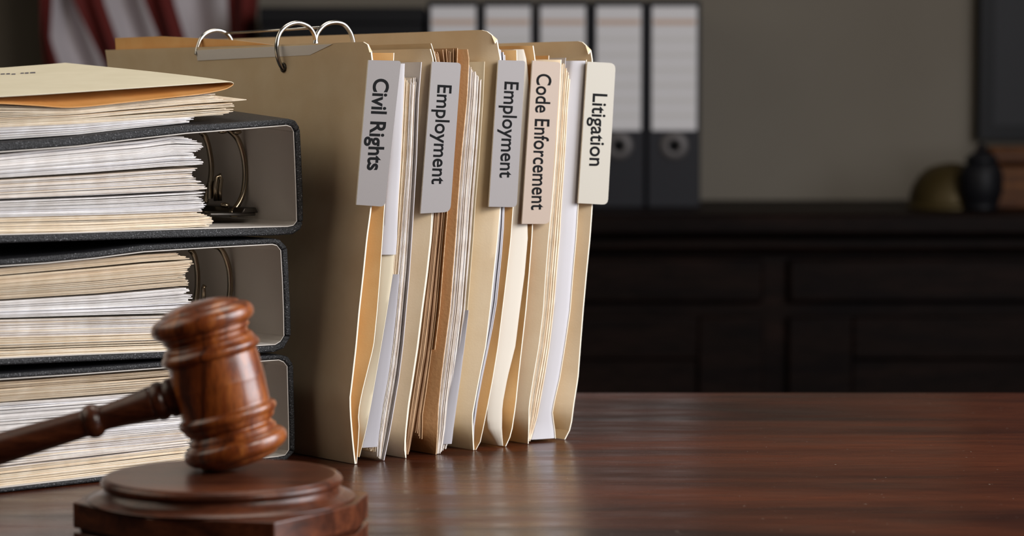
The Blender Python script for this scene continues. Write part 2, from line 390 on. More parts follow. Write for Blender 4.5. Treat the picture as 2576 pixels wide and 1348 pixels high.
def X(px, y): return (px - 1288) / F * y
def Zb(py, y): return CAMP.z - (py - 260) / F * y
BY = 3.60
def lever_binder(px0, px1, label, plain=False, top=4):
    x0, x1 = X(px0, BY) + 0.0015, X(px1, BY) - 0.0015; z0 = CT; z1 = Zb(top, BY); m = 'binder_blue'
    t = thing('lever_arch_binder', label, 'binder', ((x0 + x1) / 2, BY, z0), 'lever arch binders on the credenza')
    part('spine', box(x0, x1, BY, BY + 0.004, z0, z1), m, t, bevel=0.0015)
    part('cover', join(box(x0, x0 + 0.003, BY + 0.004, BY + 0.27, z0, z1)), m, t)
    part('cover', join(box(x1 - 0.003, x1, BY + 0.004, BY + 0.27, z0, z1)), m, t)
    part('pages', box(x0 + 0.006, x1 - 0.012, BY + 0.02, BY + 0.25, z0 + 0.004, z1 - 0.012), 'pages', t)
    xc = (x0 + x1) / 2; hw = 0.0325
    za, zb = Zb(328, BY), Zb(18, BY)
    lb = part('spine_label', box(xc - hw, xc + hw, BY - 0.0012, BY, za, zb), 'spine_label', t, bevel=0.0006)
    part('printed_line', box(xc - hw + .002, xc + hw - .002, BY - 0.0016, BY - 0.0012, zb - 0.026, zb - 0.019), 'label_line', lb)
    for q in range(6):
        zz = zb - 0.045 - q * 0.022
        part('printed_line', box(xc - hw + .002, xc + hw - .002, BY - 0.0016, BY - 0.0012, zz - 0.005, zz), 'label_rule', lb)
    zc = Zb(367, BY)
    R_ = Matrix.Translation((xc, BY, zc)) @ Matrix.Rotation(math.pi / 2, 4, 'X')
    part('finger_ring', lathe([(0.008, 0.0005), (0.008, 0.003), (0.012, 0.0035), (0.020, 0.002), (0.0215, 0.0002), (0.0215, -0.001), (0.008, -0.001)], 40, R_), 'dark_ring', t, smooth=True)
    part('finger_hole', lathe([(0.0079, -0.0005), (0.0079, 0.0008)], 32, R_), 'ink', t)
M['dark_ring'] = mat('brushed ring', (0.11, 0.10, 0.10), 0.5, 0.4)
names = ['leftmost labelled black lever arch binder, its label half hidden by the tall folder', 'second labelled black lever arch binder from the left on the credenza',
         'third labelled black lever arch binder, behind the Litigation folder top', 'fourth black lever arch binder, its ring beside the Litigation tab', 'rightmost black lever arch binder, full white spine label and finger ring in view']
for i, (a, b) in enumerate([(1073, 1209), (1210, 1346), (1347, 1484), (1487, 1624), (1626, 1764)]):
    lever_binder(a, b, names[i])
# plain black archive box left of them
x0, x1 = X(655, BY), X(1068, BY)
t = thing('archive_box', 'plain black archive box behind the ring fastener, left of the lever arch binders', 'box', ((x0 + x1) / 2, BY, CT))
part('body', box(x0 + 0.002, x1 - 0.002, BY + 0.002, BY + 0.26, CT, Zb(60, BY)), 'black_plastic', t, bevel=0.002)
part('lid', box(x0, x1, BY, BY + 0.262, Zb(60, BY), Zb(20, BY)), 'black_plastic', t, bevel=0.002)

# right-hand blurred objects
YB = 3.55
t = thing('framed_picture', 'dark picture in a black frame, cut off by the right edge', 'picture', (X(2540, 3.86) + 0.1, 3.88, DZ + 0.16))
xa = X(2462, 3.86); za = Zb(350, 3.86)
part('frame', join(box(xa, xa + 0.022, 3.86, 3.90, za, DZ + 0.75), box(xa + 0.022, xa + 0.5, 3.86, 3.90, za, za + 0.022), box(xa + 0.022, xa + 0.5, 3.86, 3.90, DZ + 0.728, DZ + 0.75), box(xa + 0.5, xa + 0.522, 3.86, 3.90, za, DZ + 0.75)), 'black_plastic', t)
part('print', box(xa + 0.022, xa + 0.5, 3.875, 3.90, za + 0.022, DZ + 0.728), 'picture', t)
xc = X(2395, YB)
dome = smooth_prof([(0.064, 0.0), (0.064, 0.004), (0.060, 0.010), (0.057, 0.026), (0.048, 0.044), (0.033, 0.058), (0.015, 0.064), (0.006, 0.0655), (0.0003, 0.066)], 4)
o = part('brass_dome', lathe(dome, 48, Matrix.Translation((xc, YB + 0.01, CT))), 'brass', None, loc=(xc, YB + 0.01, CT), smooth=True); setp(o, 'blurred dark brass dome on the credenza, left of the black jar', 'ornament')
xc = X(2462, YB - 0.04)
t = thing('lidded_jar', 'blurred black lidded jar on the credenza below the picture', 'jar', (xc, YB - 0.06, CT))
T_ = Matrix.Translation((xc, YB - 0.06, CT))
part('body', lathe(smooth_prof([(0.001, 0), (0.022, 0.001), (0.024, 0.01), (0.030, 0.03), (0.029, 0.055), (0.020, 0.068)]), 32, T_), 'black_plastic', t, smooth=True)
part('lid', lathe(smooth_prof([(0.022, 0.068), (0.022, 0.074), (0.012, 0.082), (0.005, 0.086), (0.006, 0.092), (0.001, 0.096)]), 32, T_), 'black_plastic', t, smooth=True)
x0 = X(2498, YB)
t = thing('wooden_box', 'warm brown wooden keepsake box at the far right of the credenza', 'box', (x0 + 0.09, YB + 0.05, CT))
part('body', box(x0, x0 + 0.18, YB, YB + 0.12, CT, CT + 0.062), 'box_wood', t, bevel=0.003)
part('lid', box(x0 - 0.004, x0 + 0.184, YB - 0.004, YB + 0.124, CT + 0.064, CT + 0.088), 'box_wood', t, bevel=0.004)
part('clasp', box(x0 + 0.08, x0 + 0.10, YB - 0.007, YB - 0.003, CT + 0.050, CT + 0.076), 'brass', t)

# ------------------------------------------------------------------ flag
FY = 3.74
t = thing('flag', 'furled red and white striped flag hanging on a pole at the back left', 'flag', (X(360, FY), FY, 0))
def flag_cloth():
    # borders between the stripes, as seen at three heights of the hanging cloth
    ys = [-600, 0, 100, 170, 235, 700]
    B = [[60, 112, 112, 118, 150, 200], [150, 140, 134, 158, 205, 330], [130, 190, 236, 268, 292, 420], [215, 266, 300, 326, 350, 470],
         [300, 366, 404, 428, 448, 540], [400, 440, 470, 488, 500, 580], [560, 575, 579, 582, 586, 620], [660, 652, 644, 638, 634, 650]]
    v, f, m = [], [], []; NS, NV = 16, 60; K = NS * 7
    for j in range(NV + 1):
        py = -600 + 1300 * j / NV; z = Zb(py, FY)
        bx = [cx([(ys[q], row[q]) for q in range(6)], py) for row in B]
        for i in range(K + 1):
            s_ = min(i // NS, 6); q = (i - s_ * NS) / NS; px = bx[s_] + (bx[s_ + 1] - bx[s_]) * q
            y = FY + 0.022 * math.sin(i / NS * math.pi + z * 3) + 0.012 * math.sin(i * 0.41 - z * 7)
            v.append((X(px, FY), y, z))
    for j in range(NV):
        for i in range(K):
            f.append((j * (K + 1) + i, (j + 1) * (K + 1) + i, (j + 1) * (K + 1) + i + 1, j * (K + 1) + i + 1)); m.append((i // NS) % 2)
    return v, f, m
o = part('cloth', flag_cloth(), ['flag_red', 'flag_white'], t, smooth=True)
sm = o.modifiers.new('thick', 'SOLIDIFY'); sm.thickness = 0.001
part('pole', tube([(X(360, FY), FY + 0.06, 0.02), (X(360, FY), FY + 0.06, 2.1)], 0.014, 16), 'box_wood', t, smooth=True)
part('base', lathe([(0.14, 0), (0.14, 0.015), (0.10, 0.03), (0.03, 0.045), (0.02, 0.08)], 40, Matrix.Translation((X(360, FY), FY + 0.0, 0))), 'brass', t, smooth=True)

# ------------------------------------------------------------------ the upright files
c0 = [(105, 931), (150, 937), (400, 936), (520, 934), (600, 923), (690, 914), (780, 904), (870, 896), (950, 887), (1000, 881), (1035, 881.5), (1080, 885), (1130, 889.5), (1168, 894)]
c1 = [(133, 991), (250, 985), (400, 978), (520, 967), (600, 962), (690, 956), (780, 949), (870, 940), (930, 925), (990, 910), (1040, 901), (1075, 903.5), (1130, 900), (1166, 897)]
c2 = [(165, 1016), (250, 1013), (400, 1006), (520, 999), (600, 997), (690, 990), (780, 976), (870, 961), (950, 947), (1020, 935), (1080, 923), (1130, 911), (1150, 906)]
c3 = [(165, 1042), (250, 1037), (400, 1030), (520, 1022), (600, 1016), (690, 1008), (780, 1000), (870, 990), (950, 979), (1020, 965), (1080, 958), (1130, 951), (1158, 958)]
c4 = [(150, 1061), (250, 1053), (400, 1048), (520, 1041), (600, 1036), (690, 1030), (780, 1022), (870, 1014), (950, 1004), (1020, 992), (1080, 982), (1130, 972), (1158, 966)]
c5 = [(109, 1079), (150, 1090), (250, 1096), (400, 1094), (520, 1088), (600, 1083), (690, 1073), (780, 1061), (870, 1050), (950, 1038), (1020, 1027), (1060, 1023), (1100, 1019), (1130, 1018), (1155, 1021)]
c5b = [(109, 1087), (150, 1100), (250, 1102), (400, 1100), (520, 1094), (600, 1088), (690, 1078), (780, 1066), (870, 1055), (950, 1043), (1020, 1032), (1100, 1023), (1155, 1024)]
c6 = [(115, 1105), (250, 1130), (400, 1122), (520, 1114), (600, 1108), (690, 1098), (780, 1089), (870, 1080), (950, 1067), (1020, 1056), (1080, 1046), (1130, 1037), (1155, 1029)]
c6b = [(115, 1110), (250, 1134), (400, 1126), (520, 1118), (600, 1112), (690, 1102), (780, 1093), (870, 1084), (950, 1070), (1020, 1059), (1080, 1049), (1130, 1052)]
c7 = [(122, 1150), (250, 1146), (400, 1134), (520, 1126), (600, 1119), (690, 1112), (780, 1105), (870, 1094), (950, 1084), (1020, 1074), (1080, 1064), (1130, 1074)]
c8 = [(122, 1176), (150, 1180), (250, 1175), (400, 1160), (520, 1151), (600, 1146), (690, 1139), (780, 1132), (870, 1120), (950, 1110), (1020, 1103), (1080, 1101), (1130, 1098), (1160, 1097)]
c8b = [(760, 1178), (780, 1173), (870, 1156), (950, 1140), (1020, 1128), (1080, 1118), (1115, 1115)]
c9 = [(150, 1222), (250, 1218), (400, 1208), (520, 1198), (600, 1193), (690, 1186), (780, 1179), (870, 1168), (950, 1158), (1020, 1148), (1080, 1140), (1115, 1136), (1160, 1120)]
c10 = [(75, 1246), (100, 1250), (150, 1259), (250, 1263), (400, 1261), (520, 1259), (600, 1252), (690, 1242), (780, 1233), (870, 1222), (950, 1206), (1020, 1193), (1046, 1188), (1080, 1189), (1136, 1192)]
c11a = [(120, 1272), (250, 1280), (400, 1276), (520, 1272), (600, 1269), (690, 1260), (780, 1251), (870, 1233), (950, 1216), (1020, 1203), (1080, 1195), (1134, 1193.5)]
c11b = [(125, 1300), (250, 1302), (400, 1298), (520, 1291), (600, 1285), (690, 1275), (780, 1264), (870, 1253), (950, 1240), (1020, 1227), (1080, 1215), (1120, 1206), (1134, 1197)]
c12 = [(124, 1318), (155, 1326), (250, 1333), (400, 1330), (520, 1326), (600, 1328), (690, 1320), (780, 1308), (870, 1297), (950, 1277), (1020, 1264), (1080, 1263), (1120, 1266)]
c12L = [(1020, 1235), (1065, 1233), (1080, 1238), (1100, 1250), (1120, 1261), (1124, 1264)]
c13 = [(115, 1341), (155, 1347), (250, 1350), (400, 1346), (520, 1342), (600, 1338), (690, 1331), (780, 1323), (870, 1313), (950, 1304), (1020, 1297), (1080, 1288), (1105, 1281), (1123, 1272)]
c14 = [(140, 1412), (250, 1408), (400, 1398), (520, 1388), (600, 1380), (690, 1373), (780, 1367), (870, 1356), (950, 1342), (1020, 1331), (1080, 1330), (1117, 1329)]
c15 = [(150, 1445), (250, 1435), (400, 1427), (520, 1418), (600, 1414), (690, 1406), (780, 1399), (870, 1389), (950, 1376), (1020, 1363), (1080, 1351), (1109, 1339)]
c16 = [(152, 1474), (250, 1470), (400, 1461), (520, 1453), (600, 1448), (690, 1440), (780, 1433), (870, 1420), (950, 1407), (1010, 1393), (1040, 1388), (1080, 1394), (1104, 1396)]
c17 = [(103, 1481), (125, 1486), (150, 1490), (250, 1494), (400, 1494), (515, 1490), (600, 1484), (690, 1475), (780, 1467), (870, 1460), (950, 1454), (1020, 1443), (1060, 1438), (1090, 1431), (1105, 1421)]

def at_z(px, py):
    u, z = fp(px, py); return W(u, 0.14, 0)
def label_tab(root, quad, m, text, base, bold=0.0, r=(5, 5, 5), vv=-0.0028):
    """quad = TL, TR, BR, BL of the tab as measured; a card with rounded right corners and its lettering"""
    TL, TR, BR, BL = quad
    def corner(p, a, b, rad):
        p, a, b = Vector(p), Vector(a), Vector(b); da = (a - p).normalized() * rad; db = (b - p).normalized() * rad
        return [tuple((1 - s) ** 2 * (p + da) + 2 * s * (1 - s) * p + s * s * (p + db)) for s in (0, .25, .5, .75, 1)]
    pts = [TL] + corner(TR, TL, BR, r[0]) + corner(BR, TR, BL, r[1]) + [BL]
    v = []
    for d in (vv, vv + 0.0009):
        for p in pts: u, z = fp(*p, v=vv); v.append(W(u, d, z))
    n = len(pts); f = [tuple(range(n)), tuple(range(2 * n - 1, n - 1, -1))]; mi = [0, 0]
    for k in range(n): f.append((k, n + k, n + (k + 1) % n, (k + 1) % n)); mi.append(1)
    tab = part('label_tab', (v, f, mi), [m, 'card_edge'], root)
    cu = bpy.data.curves.new('txt', 'FONT'); cu.body = text; cu.extrude = 0.004; cu.offset = bold; cu.resolution_u = 6
    ob = bpy.data.objects.new('txt', cu); C.objects.link(ob); dg = bpy.context.evaluated_depsgraph_get()
    me = ob.evaluated_get(dg).to_mesh(); vs = [q.co.copy() for q in me.vertices]; fs = [tuple(p.vertices) for p in me.polygons]
    bpy.data.objects.remove(ob); bpy.data.curves.remove(cu)
    cap = 0.0
    xs = [q.x for q in vs]; x0, x1 = min(xs), max(xs)
    cap = max(q.y for q in vs if q.x < x0 + (x1 - x0) / len(text) * 0.8)
    (bx, by), (ex, ey), (tx, ty) = base        # baseline start, baseline end, top of the first capital
    B = Vector(fp(bx, by, vv)); E_ = Vector(fp(ex, ey, vv)); T_ = Vector(fp(tx, ty, vv))
    out = []
    for q in vs:
        p = B + (E_ - B) * ((q.x - x0) / (x1 - x0)) + (T_ - B) * (q.y / cap)
        out.append(W(p.x, vv - 0.00006 + (-0.00006 if q.z > 0 else 0.00012), p.y))
    part('lettering', (out, fs), 'ink', tab)
    return tab

GF = 'case folders standing in the row'
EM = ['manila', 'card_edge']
# folder 1: Civil Rights
f1 = thing('file_folder', 'manila file folder nearest the binders, its grey tab reading Civil Rights', 'folder', at_z(893, 1168), GF)
part('front_cover', sheet(c0, 105, 1168, t=0.0010, round_top=0.006), EM, f1, smooth='angle')
part('back_cover', sheet(c4, 156, 1158, t=0.0005), ['grey_sheet', 'grey_sheet'], f1, label='thin grey back cover', smooth='angle')
label_tab(f1, [(927, 151), (1009, 153), (968, 520), (896.5, 515)], 'label_grey', 'Civil Rights', [(941, 197), (924, 428), (979, 199)], 0.022, (8, 12))
# tape along its top edge
TL_ = []
va, za = ap(468, 124, 0.004); vb, zb = ap(800, 109, 0.004)
def u_at(curve, y): return fp(cx(curve, y), y)[0]
uT = u_at(c0, 108); uB = u_at(c0, 140)
tv = []
for (vv_, zz_, uu_) in [(va, za - 0.0004, uT), (vb - 0.004, zb - 0.0004, uT), (vb + 0.02, ap(715, 139, 0.004)[1], uB), (va, ap(470, 152, 0.004)[1], uB)]:
    tv.append((uu_, vv_, zz_))
v = [W(a - 0.0009, b, c) for a, b, c in tv] + [W(a - 0.0004, b, c) for a, b, c in tv]
part('index_tape', (v, [(0, 1, 2, 3), (7, 6, 5, 4), (0, 4, 5, 1), (1, 5, 6, 2), (2, 6, 7, 3), (3, 7, 4, 0)]), 'tape', f1, label='grey strip of tape along the top edge')

def single(name, vf, mats, label, cat, group=None):
    xs = [v[0] for v in vf[0]]; ys = [v[1] for v in vf[0]]
    o = part(name, vf, mats, None, loc=((min(xs) + max(xs)) / 2, (min(ys) + max(ys)) / 2, DZ), smooth='angle')
    return setp(o, label, cat, group)
GD = 'loose cards and sleeves between the files'
GP = 'paper stacks inside the files'
single('card_divider', sheet(c1, 133, 1166, left=c0, t=0.0005, d=0.012, length=LEN - 0.005, top=lambda s_: 0.0140 * min(max((s_ - 0.03) / 0.16, 0), 1)), ['manila_orange_glow', 'card_edge'], 'manila divider, tinted orange like bounced light, just inside the Civil Rights folder', 'divider', GD)
single('note_sheet', sheet(c2, 160, 640, left=c1, t=0.0003, d=0.004, v0=-0.0006, fill=0.8, length=0.02, settle=False), ['white', 'white'], 'short bright white sheet right of the Civil Rights tab', 'paper', GD)
single('cream_sheet', sheet(c2, 300, 1150, left=c1, t=0.0003, d=0.006, v0=0.0008, fill=0.85, length=LEN - 0.04), ['cream', 'cream'], 'beige sheet below the short white one beside the orange-tinted divider', 'paper', GD)
single('paper_stack', stack(c2, c3, 190, 1120, 26, v0=0.0030, tops=lambda f: 182 + 32 * f, bots=lambda f: 1118 + 20 * f), 'pages_cream', 'cream papers with ragged tops right of the Civil Rights tab', 'papers', GP)
c2l = [(a, b + 1) for a, b in c2]; c3l = [(a, b - 1.0) for a, b in c3]
single('grey_sheet', sheet(c3l, 690, 1124, left=c2l, t=0.0003, d=0.003, fill=0.92, v0=0.0008, length=LEN - 0.04, settle=False), ['lilac', 'lilac'], 'pale grey sheet low down in the Civil Rights papers', 'paper', GD)
c4l = [(a, b - 2) for a, b in c4]
single('paper_stack', stack(c3, c4l, 215, 1150, 13, v0=0.0015, tops=lambda f: 195 + 20 * random.random(), bots=lambda f: 1150 + 4 * f, wig=0.8), 'pages_mix', 'yellowed papers against the grey back cover of the Civil Rights folder', 'papers', GP)
# folder 2: Employment
f2 = thing('file_folder', 'manila file folder with the Employment tab standing left of the brown pockets', 'folder', at_z(1021, 1155), GF)
part('front_cover', sheet(c5, 123, 1155, left=c4, t=0.0007, d=0.012), EM, f2, smooth='angle')
part('back_cover', sheet(c5b, 109, 1155, t=0.0005, v0=0.001), EM, f2, smooth='angle')
label_tab(f2, [(1087, 155), (1160, 158), (1133, 533), (1058, 537)], 'label_grey2', 'Employment', [(1101.5, 213), (1086, 463), (1136.5, 215)], 0.012, (10, 16))
GK = 'brown kraft pockets'
single('kraft_packet', stack(c5b, c6, 118, 1150, 9, v0=0.0015, f0=0.35, f1=0.97, t=0.0005, jit=0.002, tops=lambda f: 130 + 10 * random.random(), bots=lambda f: 1140, wig=0.8), 'pages_kraft', 'bundle of brown papers directly behind the first Employment folder cover', 'papers', GK)
single('kraft_packet', stack(c6b, c7, 118, 1095, 6, v0=0.002, t=0.0005, f0=0.2, f1=0.95, jit=0.003, tops=lambda f: 125 + 6 * random.random(), bots=lambda f: 1085 + 20 * f, wig=1.2), 'pages_kraft', 'thin ragged brown bundle in the middle of the brown pockets', 'papers', GK)
single('kraft_pocket', sheet(c8, 124, 1158, left=c7, t=0.0006, d=0.010, fill=0.85), ['kraft', 'kraft_edge'], 'brown kraft pocket whose orange-brown edge shows right of the first Employment tab', 'folder', GK)
single('kraft_pocket', sheet([(a, b + 2.5) for a, b in c7 if a < 900], 121, 880, t=0.0005, v0=0.0005), ['kraft', 'kraft_edge'], 'shorter brown kraft card between the ragged brown bundle and the orange-brown pocket', 'folder', GK)
c9l = [(a, b - 3) for a, b in c9]
single('paper_stack', stack(c8, c9l, 190, 1150, 34, v0=0.001, jit=0.002, tops=lambda f: 160 + 45 * f + (20 if random.random() < .1 else 0), bots=lambda f: 1155 - 32 * f, wig=0.8), 'pages_mix', 'thick stack of creased white papers between the brown pocket and the tall folder', 'papers', GP)
single('grey_sheet', sheet(c9, 155, 1116, left=c9l, t=0.0003, d=0.008, v0=0.001, fill=0.5), ['cream', 'cream'], 'cream sheet closing the creased white papers', 'paper', GD)
single('sleeve', sheet([(a, b - 1) for a, b in c9], 780, 1116, left=c8b, t=0.0003, d=0.003, fill=0.9, v0=-0.0004, length=0.01, settle=False), ['lilac', 'lilac'], 'lower grey sleeve edge right of the creased white papers', 'sleeve', GD)
# folder 3: tall folder, second Employment tab
f3 = thing('file_folder', 'tallest manila file folder, carrying the second Employment tab', 'folder', at_z(1192, 1136), GF)
part('front_cover', sheet(c10, 75, 1136, left=c9, t=0.0008, d=0.012, round_top=0.008), EM, f3, smooth='angle')
label_tab(f3, [(1254, 151), (1321, 153), (1300, 521), (1230, 520)], 'label_grey2', 'Employment', [(1270, 205), (1257, 447), (1305, 207)], 0.012, (6, 12))
single('sleeve', stack(c10, c11a, 125, 1134, 6, v0=0.001, tops=lambda f: 110 + 30 * f, bots=lambda f: 1133, wig=0.4), 'lilac', 'few grey sleeves just right of the tall folder edge', 'sleeve', GD)
single('card_divider', sheet(c11b, 126, 1134, left=c11a, t=0.0005, d=0.008), ['manila_orange_glow', 'card_edge'], 'brown-orange divider right of the grey sleeves under the second Employment tab', 'divider', GD)
cw = [(a, b) for a, b in c12 if a < 1010] + [(1020, 1264), (1080, 1263), (1120, 1266)]
cwl = [(a, b) for a, b in c11b if a < 1015] + [(1020, 1234), (1065, 1233), (1080, 1238), (1100, 1250), (1122, 1262)]
single('ivory_sheet', sheet(cw, 124, 1121, left=cwl, t=0.0004, d=0.004, fill=0.95, v0=0.0004, length=LEN - 0.03, settle=False), ['ivory', 'ivory'], 'wide bright ivory sheet between the second Employment and Code Enforcement tabs', 'paper', GD)
single('card_divider', sheet([(a, b - 2) for a, b in c12], 150, 1121, left=c11b, t=0.0004, d=0.010, v0=0.005, length=LEN - 0.03), EM, 'tan card behind the foot of the bright ivory sheet', 'divider', GD)
# folder 4: Code Enforcement
f4 = thing('file_folder', 'manila file folder whose peach tab reads Code Enforcement', 'folder', at_z(1272, 1123), GF)
part('front_cover', sheet(c13, 115, 1123, left=c12, t=0.0007, d=0.008), ['manila_orange_glow', 'card_edge'], f4, smooth='angle')
part('back_cover', sheet(c14, 150, 1117, left=c13, t=0.0006, d=0.012), EM, f4, smooth='angle')
label_tab(f4, [(1340, 152), (1411, 157), (1383, 563), (1313, 563)], 'label_peach', 'Code Enforcement', [(1351, 185), (1336.5, 528), (1387, 187)], 0.012, (9, 14))
single('paper_stack', stack(c14, c15, 160, 1100, 20, v0=0.001, tops=lambda f: 150 + 55 * f * f + 8 * random.random(), bots=lambda f: 1108), 'pages_cream', 'stepped cream papers right of the Code Enforcement tab', 'papers', GP)
single('card_divider', sheet([(a, b + 4) for a, b in c14], 139, 700, t=0.0004, v0=0.013, length=LEN - 0.02), ['manila_orange_glow', 'card_edge'], 'short orange divider tip peeping over the Code Enforcement tab', 'divider', GD)
single('sleeve', sheet([(a, b - 14) for a, b in c15], 145, 1080, t=0.0003, v0=0.003), ['lilac', 'lilac'], 'clear sleeve tip standing above the stepped cream papers', 'sleeve', GD)
single('white_sheet', sheet(c16, 153, 1102, left=c15, t=0.0003, d=0.005, fill=0.9, v0=0.0004, length=LEN - 0.02, settle=False), ['white', 'white'], 'wide white sheet immediately left of the Litigation tab', 'paper', GD)
# folder 5: Litigation
f5 = thing('file_folder', 'rightmost manila file folder, cream tab reading Litigation', 'folder', at_z(1421, 1105), GF)
part('front_cover', sheet([(a, b + 1.5) for a, b in c16 if a < 1110], 150, 1103, t=0.0005), EM, f5, smooth='angle')
part('back_cover', sheet(c17, 103, 1105, left=c16, t=0.0008, d=0.014, round_top=0.008), EM, f5, smooth='angle')
label_tab(f5, [(1478, 155), (1549, 159), (1529, 515), (1454.5, 511)], 'label_cream', 'Litigation', [(1492, 235), (1482.5, 417), (1528, 237)], 0.012, (16, 14))

# ------------------------------------------------------------------ ring fastener over the files
v1, z1 = ap(712, 172, u_at(c0, 172) - 0.0010)
v3, z3 = ap(500, 122, u_at(c0, 122) + 0.001)
t = thing('ring_fastener', 'chrome ring fastener looped over the tops of the files', 'fastener', W(0.01, (v1 + v3) / 2, z1))
def trace(pts, v): return [W(fp(*p, v=v)[0], v, fp(*p, v=v)[1]) for p in smooth_prof(pts, 6)]
part('ring', tube(trace([(714, 176), (704, 160), (697, 135), (697, 105), (706, 80), (725, 63), (750, 57), (775, 66), (789, 84), (796, 110), (798, 130)], v1), 0.00135, 12), 'chrome', t, smooth=True)
part('ring', tube(trace([(792, 130), (793, 108), (799, 83), (817, 63), (841, 56), (864, 61), (880, 79), (889, 104), (890, 125)], v1), 0.00135, 12), 'chrome', t, smooth=True)
part('ring', tube(trace([(494, 138), (497, 120), (507, 95), (524, 81), (546, 76), (566, 82), (580, 97), (586, 120)], v3), 0.0013, 12), 'chrome', t, smooth=True)
a_ = W(fp(560, 79, v3)[0], v3 - 0.004, fp(575, 84, v3)[1]); b_ = W(fp(812, 69, v1)[0], v1, fp(812, 69, v1)[1])
part('rod', tube([a_, b_], 0.0008, 10), 'chrome', t, smooth=True)
p = W(fp(713, 170, v1)[0], v1, fp(713, 170, v1)[1])
part('hole_eyelet', tube([p + V * (0.0022 * math.cos(k / 12 * 6.283)) + Vector((0, 0, 0.0022 * math.sin(k / 12 * 6.283))) for k in range(12)], 0.0009, 8, closed=True), 'dark_metal', t, smooth=True)

# ------------------------------------------------------------------ ring binders lying in a stack
b1w = on_z(722, 1160); VB = (b1w - O).dot(V)          # depth of their front ends
TILT = 0.07
def bpx(px, py, dv=0.0):
    return fp(px, py, v=VB + dv)
def lift(z, v, zb, zt, k): return z + k * max(0.0, v - VB) * min(max((z - zb) / (zt - zb), 0), 1.3)
BL = 0.275
def extr(poly, v0, v1, zb=0, zt=1, k=0.0, mi=0, me=0, cap=True):
    v, f, m = [], [], []; n = len(poly)
    for vv in (v0, v1):
        for (u, z) in poly: v.append(W(u, vv, lift(z, vv, zb, zt, k)))
    for i in range(n): f.append((i, (i + 1) % n, n + (i + 1) % n, n + i)); m.append(mi)
    if cap: f.append(tuple(range(n - 1, -1, -1))); m.append(me); f.append(tuple(range(n, 2 * n))); m.append(me)
    return v, f, m
def ext_left(p_out, u_left):
    """carry a line on to the hidden left end of the binder"""
    return (u_left, p_out[1])
def binder(label, top, spine, bottom, k, zrel=None):
    """top = [(outer px line)], inner lines follow; every item is a px polyline left to right / top to bottom"""
    tp_o, tp_i = [bpx(*p) for p in top[0]], [bpx(*p) for p in top[1]]
    sp_o, sp_i = [bpx(*p) for p in spine[0]], [bpx(*p) for p in spine[1]]
    bt_i, bt_o = [bpx(*p) for p in bottom[0]], [bpx(*p) for p in bottom[1]]
    ul = -0.275
    zb, zt = bt_o[-1][1], tp_o[-1][1]
    def left(line): return [(ul, line[0][1] + (line[0][1] - line[1][1]) * 0.25)] + line
    u0 = (sp_o[0][0] + ul) / 2
    t = thing('ring_binder', label, 'binder', W(u0, VB + BL / 2, max(0.0, bt_o[0][1])), 'black ring binders stacked on the desk')
    tl_o, tl_i, bl_i, bl_o = left(tp_o), left(tp_i), left(bt_i), left(bt_o)
    zf = lambda poly: [(u, max(z, 0.0004)) for u, z in poly]
    m2 = ['leatherette', 'board_edge']
    part('top_board', extr(zf(tl_o + tl_i[::-1]), VB, VB + BL, zb, zt, k, 0, 1), m2, t, bevel=0.0011, seg=3)
    part('spine', extr(zf(sp_o + sp_i[::-1]), VB, VB + BL, zb, zt, k, 0, 1), m2, t, bevel=0.0011, seg=3)
    part('bottom_board', extr(zf(bl_i + bl_o[::-1]), VB, VB + BL, zb, zt, k, 0, 1), m2, t, bevel=0.0011, seg=3)
    e = 0.0006
    part('lining', join(
        extr([(tl_i[0][0], tl_i[0][1] - 0.0001)] + [(u, z - 0.0001) for u, z in tp_i] + [(u, z - e) for u, z in tp_i[::-1]] + [(tl_i[0][0], tl_i[0][1] - e)], VB + 0.001, VB + BL - 0.002, zb, zt, k),
        extr([(u - 0.0001, z) for u, z in sp_i] + [(u - e, z) for u, z in sp_i[::-1]], VB + 0.001, VB + BL - 0.002, zb, zt, k),
        extr([(bl_i[0][0], bl_i[0][1] + e)] + [(u, z + e) for u, z in bt_i] + [(u, z + 0.0001) for u, z in bt_i[::-1]] + [(bl_i[0][0], bl_i[0][1] + 0.0001)], VB + 0.001, VB + BL - 0.002, zb, zt, k)),
        'lining', t)
    return t, zb, zt
b1_top = [[(0, 357), (100, 351), (200, 343), (330, 328), (473, 315), (600, 307), (727, 299), (744, 303), (756, 322)], [(0, 381), (100, 374), (200, 366), (330, 350), (473, 334), (600, 324), (724, 314), (735, 318), (742, 332)]]
b1_sp = [[(756, 322), (760, 400), (763, 480), (764, 558)], [(742, 332), (745, 400), (748, 480), (750, 556)]]
b1_bot = [[(0, 592), (200, 587), (450, 578), (727, 571), (741, 568), (750, 556)], [(0, 612), (200, 606), (450, 598), (700, 592), (738, 589), (757, 577), (764, 558)]]
B1 = binder('topmost of the three black ring binders, under the loose folders', b1_top, b1_sp, b1_bot, TILT)
b2_top = [[(0, 652), (120, 643), (240, 632), (363, 616), (520, 608), (690, 600), (705, 603), (724, 622)], [(0, 668), (120, 660), (240, 648), (363, 632), (520, 622), (688, 613), (699, 616), (710, 630)]]
b2_sp = [[(724, 622), (728, 700), (732, 780), (733, 846)], [(710, 630), (714, 700), (717, 780), (718, 844)]]
b2_bot = [[(0, 903), (200, 894), (450, 884), (695, 868), (708, 860), (718, 844)], [(0, 919), (200, 910), (450, 900), (690, 886), (715, 876), (733, 846)]]
B2 = binder('middle one of the three black ring binders, behind the gavel head', b2_top, b2_sp, b2_bot, 0.0)
b3_top = [[(0, 940), (200, 926), (400, 911), (560, 901), (706, 892), (725, 897), (739, 916)], [(0, 953), (200, 940), (400, 925), (560, 914), (704, 904), (716, 909), (726, 922)]]
